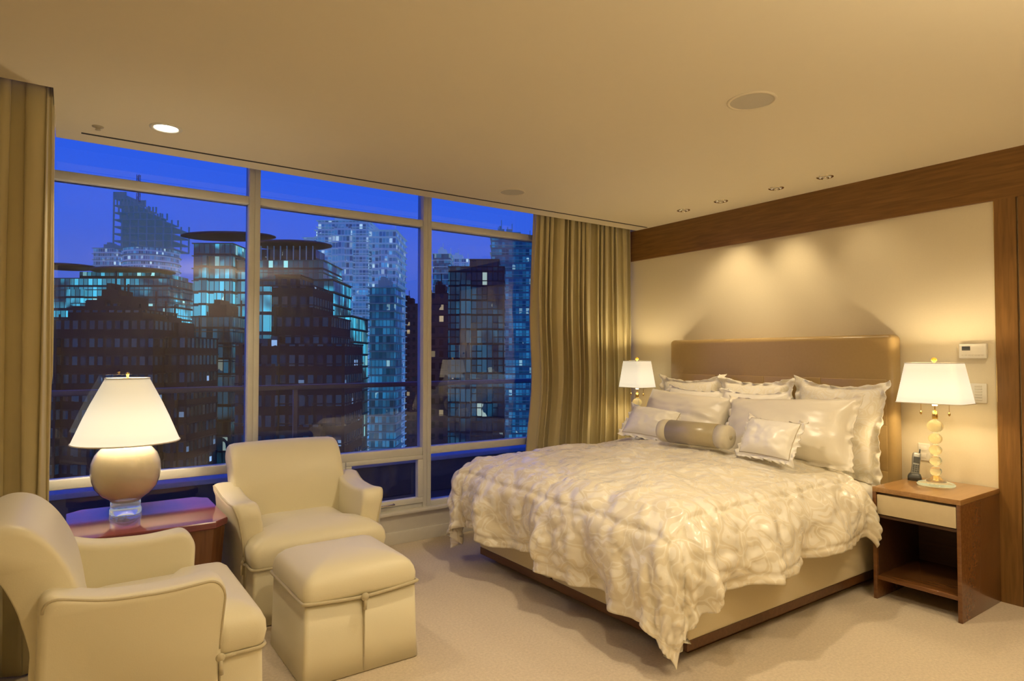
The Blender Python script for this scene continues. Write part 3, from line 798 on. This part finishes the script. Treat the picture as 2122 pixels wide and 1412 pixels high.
def tower(name,ahead,across,w,dep,ztop,mat,label,slabmat=None,fh=3.2,balc=0.6,rz=0.0,steps=None,round_=False,crown=True,bays_=0):
    x,y=city_pos(ahead,across)
    e=thing(name,label,"building",(x,y,ZG),math.radians(-35)+rz)
    H=ztop-ZG
    secs=steps or [(0,0,w,dep,H)]
    allb=[];sl=[]
    for (ox,oy,sw,sd,sh) in secs:
        if round_:
            lathe("facade",[(sw/2,0),(sw/2,sh),(sw/2*0.98,sh),(0,sh+.2)],mat,e,seg=48,loc=(ox,oy,0))
            pr=[]
            z=sh-26*fh
            while z<sh+0.1:
                pr+=[(sw/2-.1,z),(sw/2+balc,z),(sw/2+balc,z+.35),(sw/2-.1,z+.35)]; z+=fh
            lathe("floor_slabs",pr,slabmat or M_slab,e,seg=48,loc=(ox,oy,0),cap0=False,cap1=False)
        else:
            allb.append((ox-sw/2,ox+sw/2,oy-sd/2,oy+sd/2,0,sh))
            if bays_:
                bw=sw/(2*bays_+1)
                for q in range(bays_):
                    bx0=ox-sw/2+bw*(2*q+1)
                    allb.append((bx0,bx0+bw,oy-sd/2-1.2,oy-sd/2,0,sh-fh*(1+(q*3)%4)))
            z=sh
            k=0
            while z>0 and k<55:
                sl.append((ox-sw/2-balc,ox+sw/2+balc,oy-sd/2-balc,oy+sd/2+balc,z-.10,z+.12)); z-=fh; k+=1
            if crown:
                sl.append((ox-sw*.25,ox+sw*.2,oy-sd*.25,oy+sd*.25,sh,sh+2.8))
                sl.append((ox-sw*.15,ox-sw*.0,oy-sd*.2,oy+sd*.2,sh+2.8,sh+4.0))
                for q in range(5):
                    xx=ox-sw*.45+q*sw*.22
                    sl.append((xx-.12,xx+.12,oy-.12,oy+.12,sh,sh+1.5+2.5*((q*7)%3)))
    if allb:
        multibox("facade",allb,mat,e)
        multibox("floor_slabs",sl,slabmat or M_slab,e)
    return e
M_slab = plain("slab_pale",(0.14,0.20,0.28),0.8,emis=(0.06,0.18,0.36),estr=0.3)  # blue emission stands in for ambient city light on the slabs
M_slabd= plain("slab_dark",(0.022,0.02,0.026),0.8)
M_slabt= plain("slab_teal",(0.02,0.05,0.07),0.8,emis=(0.02,0.12,0.22),estr=0.12)  # ambient light put in as a weak teal glow
M_slabw= plain("slab_white",(0.38,0.48,0.60),0.7,emis=(0.2,0.45,0.75),estr=0.28)  # pale glow added since skylight alone leaves the slabs dim
M_roof = plain("roof_canopy_dark",(0.05,0.06,0.07),0.6)
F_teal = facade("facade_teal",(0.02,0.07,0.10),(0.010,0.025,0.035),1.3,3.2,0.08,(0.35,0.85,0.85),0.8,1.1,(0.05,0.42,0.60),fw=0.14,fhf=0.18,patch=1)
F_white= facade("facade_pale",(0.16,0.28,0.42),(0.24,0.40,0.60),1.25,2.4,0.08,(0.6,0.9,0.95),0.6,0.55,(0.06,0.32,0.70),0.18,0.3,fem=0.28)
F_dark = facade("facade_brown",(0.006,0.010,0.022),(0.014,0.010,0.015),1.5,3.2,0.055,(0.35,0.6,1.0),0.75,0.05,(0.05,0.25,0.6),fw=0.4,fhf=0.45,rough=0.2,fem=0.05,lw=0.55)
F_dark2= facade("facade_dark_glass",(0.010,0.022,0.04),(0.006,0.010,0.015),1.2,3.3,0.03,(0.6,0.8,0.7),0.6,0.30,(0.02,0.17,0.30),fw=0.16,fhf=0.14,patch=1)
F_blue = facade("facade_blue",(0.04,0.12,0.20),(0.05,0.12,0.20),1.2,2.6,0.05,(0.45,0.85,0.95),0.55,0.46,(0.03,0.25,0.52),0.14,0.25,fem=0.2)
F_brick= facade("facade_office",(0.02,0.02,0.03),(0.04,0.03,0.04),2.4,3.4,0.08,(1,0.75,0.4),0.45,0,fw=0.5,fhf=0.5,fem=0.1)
def pxw(px,d): return px*d/1318.0
def zt(py,d): return 1.5+(740-py)*d/1318.0
def ac(px,d): return (px-1061)*d/1318.0
# construction tower
d=330
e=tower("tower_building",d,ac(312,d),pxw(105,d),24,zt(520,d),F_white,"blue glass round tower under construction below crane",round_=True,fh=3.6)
x,y=city_pos(d,ac(312,d))
fr=[];W=pxw(118,d)/2
H0=zt(520,d)-ZG
for k in range(8):
    z=H0+k*3.6
    r=W if k<4 else W*(1-0.20*(k-3))
    fr.append((-W,-W+2*r,-9,9,z,z+.5))
    for q in range(8):
        xx=-W+q*2*r/7.0
        for yy in (-8.6,8.6): fr.append((xx-.3,xx+.3,yy-.3,yy+.3,z,z+3.6))
fr.append((-W+1,-W+4,-4,4,H0,H0+28))
fr.append((-W+5,-W+8,-4,4,H0,H0+24))
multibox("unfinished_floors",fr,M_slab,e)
cr=thing("tower_crane","lattice tower crane above the unfinished building","crane",(x-6.5,y,ZG+H0+25),math.radians(-35))
def lattice(name,p0,p1,wd,par,n):
    V=[];F=[];p0=Vector(p0);p1=Vector(p1);ax=(p1-p0)
    a=ax.normalized(); s=a.cross(Vector((0,1,0))).normalized()*wd; u=Vector((0,wd,0))
    def stick(A,B,r):
        t=(B-A).normalized(); s1=t.cross(Vector((0.3,1,0.2))).normalized()*r; s2=t.cross(s1).normalized()*r
        n0=len(V)
        for P_ in (A,B):
            for c1,c2 in ((-1,-1),(1,-1),(1,1),(-1,1)): V.append(P_+s1*c1+s2*c2)
        for j in range(4): F.append((n0+j,n0+(j+1)%4,n0+4+(j+1)%4,n0+4+j))
    for c1 in (-1,1):
        for c2 in (-1,1): stick(p0+s*c1+u*c2,p1+s*c1+u*c2,.10)
    for k in range(n):
        A=p0+ax*(k/n);B=p0+ax*((k+1)/n)
        for c2 in (-1,1):
            sg=1 if k%2 else -1
            stick(A+s*sg+u*c2,B-s*sg+u*c2,.07)
    return new_mesh(name,V,F,M_rail,par,smooth=False)
lattice("mast",(0,0,0),(0,0,14),.6,cr,8)
lattice("jib",(-2,0,6.5),(30,0,3.5),.4,cr,14)
lattice("counter_jib",(0,0,6.7),(-8,0,7.2),.4,cr,4)
box("cab",-0.9,0.9,-1.2,1.2,5,7,M_slab,cr,0.1)
tower("tower_building",360,ac(232,360),pxw(50,360),14,zt(518,360),F_white,"small pale blue glass tower beside the unfinished building")
def disc(par,cx,cy,rx,ry,z,th=0.7,name="roof_canopy"):
    seg=64; R=[]
    for k,zz in ((.9,z-th),(1,z-th*.3),(1,z+th*.4),(.93,z+th*1.1)):
        R.append([(cx+rx*k*math.cos(2*math.pi*j/seg),cy+ry*k*math.sin(2*math.pi*j/seg),zz) for j in range(seg)])
    return loft(name,R,M_roof,par)
# disc roof building beyond the first bay
d=190
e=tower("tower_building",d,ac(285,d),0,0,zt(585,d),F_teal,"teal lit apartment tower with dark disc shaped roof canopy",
   steps=[(0,0,pxw(225,d),26,zt(588,d)-ZG),(pxw(50,d),-6,pxw(190,d),26,zt(640,d)-ZG),(-pxw(30,d),-10,pxw(190,d),26,zt(655,d)-ZG)],slabmat=M_slabt,crown=False,balc=.35,bays_=3)
H=zt(574,d)-ZG
disc(e,-pxw(105,d),-10,pxw(60,d),7,H+1.6,0.3); disc(e,pxw(22,d),-8,pxw(78,d),9,H+0.6,0.35)
multibox("penthouse",[(-pxw(85,d),pxw(75,d),-8,8,H-3,H+.5)],F_teal,e)
# central disc roof building
d=170
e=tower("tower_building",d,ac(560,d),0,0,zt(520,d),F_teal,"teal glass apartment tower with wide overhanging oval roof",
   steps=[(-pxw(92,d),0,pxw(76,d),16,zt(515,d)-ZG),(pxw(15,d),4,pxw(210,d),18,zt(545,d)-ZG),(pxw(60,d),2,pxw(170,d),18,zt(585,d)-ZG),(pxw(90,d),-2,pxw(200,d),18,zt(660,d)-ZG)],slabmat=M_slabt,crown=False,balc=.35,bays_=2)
H=zt(500,d)-ZG
disc(e,-pxw(75,d),-4,pxw(95,d),6,H+.6,.35)
disc(e,pxw(50,d),-3,pxw(82,d),7,zt(512,d)-ZG,.35)
multibox("roof_fins",[(pxw(-30+k*13,d),pxw(-28.5+k*13,d),-6,-5.6,zt(545,d)-ZG,zt(517,d)-ZG) for k in range(11)],M_slab,e)
multibox("upper_penthouse",[(-pxw(20,d),pxw(100,d),-3,5,zt(548,d)-ZG,zt(520,d)-ZG)],F_dark2,e)
# pale high rise
d=240
e=tower("tower_building",d,ac(735,d),0,0,zt(470,d),F_white,"tall pale glass and concrete high rise with stepped balconies",
   steps=[(-2,0,pxw(100,d),20,zt(468,d)-ZG),(pxw(12,d),3,pxw(160,d),22,zt(485,d)-ZG),(-pxw(65,d),6,pxw(70,d),20,zt(496,d)-ZG),(pxw(72,d),-3,pxw(46,d),16,zt(516,d)-ZG),(pxw(-10,d),-9,pxw(40,d),6,zt(500,d)-ZG)],slabmat=M_slabw,balc=.6,fh=2.4,bays_=1)
tower("tower_building",212,ac(800,212),pxw(52,212),12,zt(600,212),F_blue,"mid height tower with pale balcony stacks",slabmat=M_slab,balc=1.0,fh=2.6)
# nearer dark apartment blocks
d=120
tower("tower_building",d,ac(235,d),0,0,zt(640,d),F_dark,"dark brown brick apartment block with few lit windows",
   steps=[(0,0,pxw(250,d),14,zt(668,d)-ZG),(pxw(10,d),2,pxw(150,d),12,zt(645,d)-ZG),(-pxw(10,d),2,pxw(60,d),8,zt(630,d)-ZG),(pxw(110,d),3,pxw(120,d),12,zt(700,d)-ZG)],slabmat=M_slabd,balc=.15,bays_=3)
d=110
e=tower("tower_building",d,ac(620,d),0,0,zt(575,d),F_dark,"dark brown stepped apartment block with scattered lit windows",
   steps=[(-pxw(5,d),0,pxw(110,d),12,zt(600,d)-ZG),(pxw(10,d),-1,pxw(160,d),12,zt(662,d)-ZG),(pxw(15,d),-2,pxw(210,d),12,zt(715,d)-ZG),(-pxw(10,d),0,pxw(50,d),7,zt(575,d)-ZG)],slabmat=M_slabd,balc=.15,crown=False,bays_=2)
multibox("lit_glass_shaft",[(-pxw(45,d),-pxw(22,d),-8.6,-8.0,zt(705,d)-ZG,zt(605,d)-ZG)],F_teal,e)
tower("tower_building",142,ac(465,142),pxw(80,142),12,zt(660,142),F_dark2,"dark glass apartment block between brick towers",slabmat=M_slabd,balc=.2)
tower("tower_building",285,ac(848,285),pxw(48,285),12,zt(632,285),F_brick,"brown office block with warm lit window rows",slabmat=M_slabd,balc=.1)
tower("tower_building",320,ac(918,320),pxw(36,320),14,zt(530,320),F_blue,"slim blue tower behind darker towers",slabmat=M_slabw,balc=.4)
tower("tower_building",350,ac(950,350),pxw(46,350),14,zt(540,350),F_white,"pale distant tower behind darker towers",slabmat=M_slabw,balc=.4)
tower("tower_building",190,ac(915,190),pxw(46,190),12,zt(612,190),F_brick,"brown brick building beside a dark glass tower",slabmat=M_slabd,balc=.1)
d=150
tower("tower_building",d,ac(990,d),0,0,zt(555,d),F_dark2,"dark glass tower with vertical mullions",
   steps=[(0,0,pxw(112,d),12,zt(560,d)-ZG),(pxw(15,d),1,pxw(60,d),9,zt(542,d)-ZG)],slabmat=M_slabd,balc=.1,crown=False,bays_=2)
tower("tower_building",230,ac(1062,230),0,0,zt(495,230),F_blue,"light blue glass tower with slanted balconies",
   steps=[(0,0,pxw(85,230),14,zt(500,230)-ZG),(-4,2,pxw(30,230),9,zt(490,230)-ZG),(pxw(60,230),0,pxw(90,230),12,zt(530,230)-ZG)],slabmat=M_slab,balc=.5,fh=2.6)
tower("tower_building",232,ac(70,232),pxw(150,232),16,zt(650,232),F_dark2,"dark glass apartment block at the edge of downtown",slabmat=M_slabd,balc=.3)
for k,(px_,py_) in enumerate([(150,690),(400,690),(660,700),(870,700),(1130,640),(1000,690)]):
    tower("tower_building",430,ac(px_,430),pxw(110,430),20,zt(py_,430),F_brick,"distant low brown city block",slabmat=M_slabd,balc=.1)
g=box("ground",-900,1500,20,1800,ZG-2,ZG,plain("asphalt",(0.03,0.035,0.05),0.9))
tag(g,"dark city ground far below the balcony","ground"); g["kind"]="structure"
V=[];F=[];N=60
for i in range(N+1):
    a=math.radians(-20+i*2.0); r=1500
    hgt=35+25*noise.noise(Vector((i*.15,0,0)))+8*noise.noise(Vector((i*.6,3,0)))
    for rr,zz in ((r,ZG),(r+100,hgt*0.6),(r+250,hgt)):
        V.append((rr*math.sin(a),rr*math.cos(a),zz))
for i in range(N):
    for j in range(2):
        q=i*3+j; F.append((q,q+3,q+4,q+1))
hl=new_mesh("hills",V,F,plain("hill_haze",(0.10,0.16,0.32),1.0))
tag(hl,"hazy blue hills on the horizon","hills"); hl["kind"]="structure"

# ------------------------------------------------------------------ world
w=bpy.data.worlds.new("World"); scene.world=w; w.use_nodes=True; nt=w.node_tree
bg=nt.nodes["Background"]
tc=nt.nodes.new("ShaderNodeTexCoord"); sp=nt.nodes.new("ShaderNodeSeparateXYZ"); nt.links.new(tc.outputs['Generated'],sp.inputs[0])
cr=nt.nodes.new("ShaderNodeValToRGB"); el=cr.color_ramp.elements
el[0].position=0.0; el[0].color=(0.045,0.11,0.48,1)
el[1].position=1.0; el[1].color=(0.01,0.03,0.35,1)
k=el.new(0.10); k.color=(0.060,0.14,0.66,1)
k=el.new(0.20); k.color=(0.040,0.135,0.82,1)
k=el.new(0.32); k.color=(0.026,0.115,0.88,1)
k=el.new(0.6); k.color=(0.015,0.06,0.62,1)
nt.links.new(sp.outputs['Z'],cr.inputs[0]); nt.links.new(cr.outputs[0],bg.inputs[0]); bg.inputs[1].default_value=1.0

# ------------------------------------------------------------------ fill lights added to brighten the room, no fixtures
for (x,y,p) in [(1.2,1.2,60),(2.6,0.3,50),(1.0,-0.6,30),(3.8,0.9,42),(2.3,2.4,72)]:
    spot("added_fill_spot",(x,y,ZC-0.04),(x,y,0),p,130,0.6,WARM2,None,0.05)  # added spots raising the general light, no real fittings here
l=bpy.data.lights.new("added_up_fill",'AREA'); l.shape='DISK'; l.size=0.7; l.energy=50; l.color=WARM2  # unseen upward light added to brighten the ceiling
o=bpy.data.objects.new("added_up_fill",l); o.location=(1.9,-0.5,1.85); o.rotation_euler=(math.radians(180),0,0); link(o)
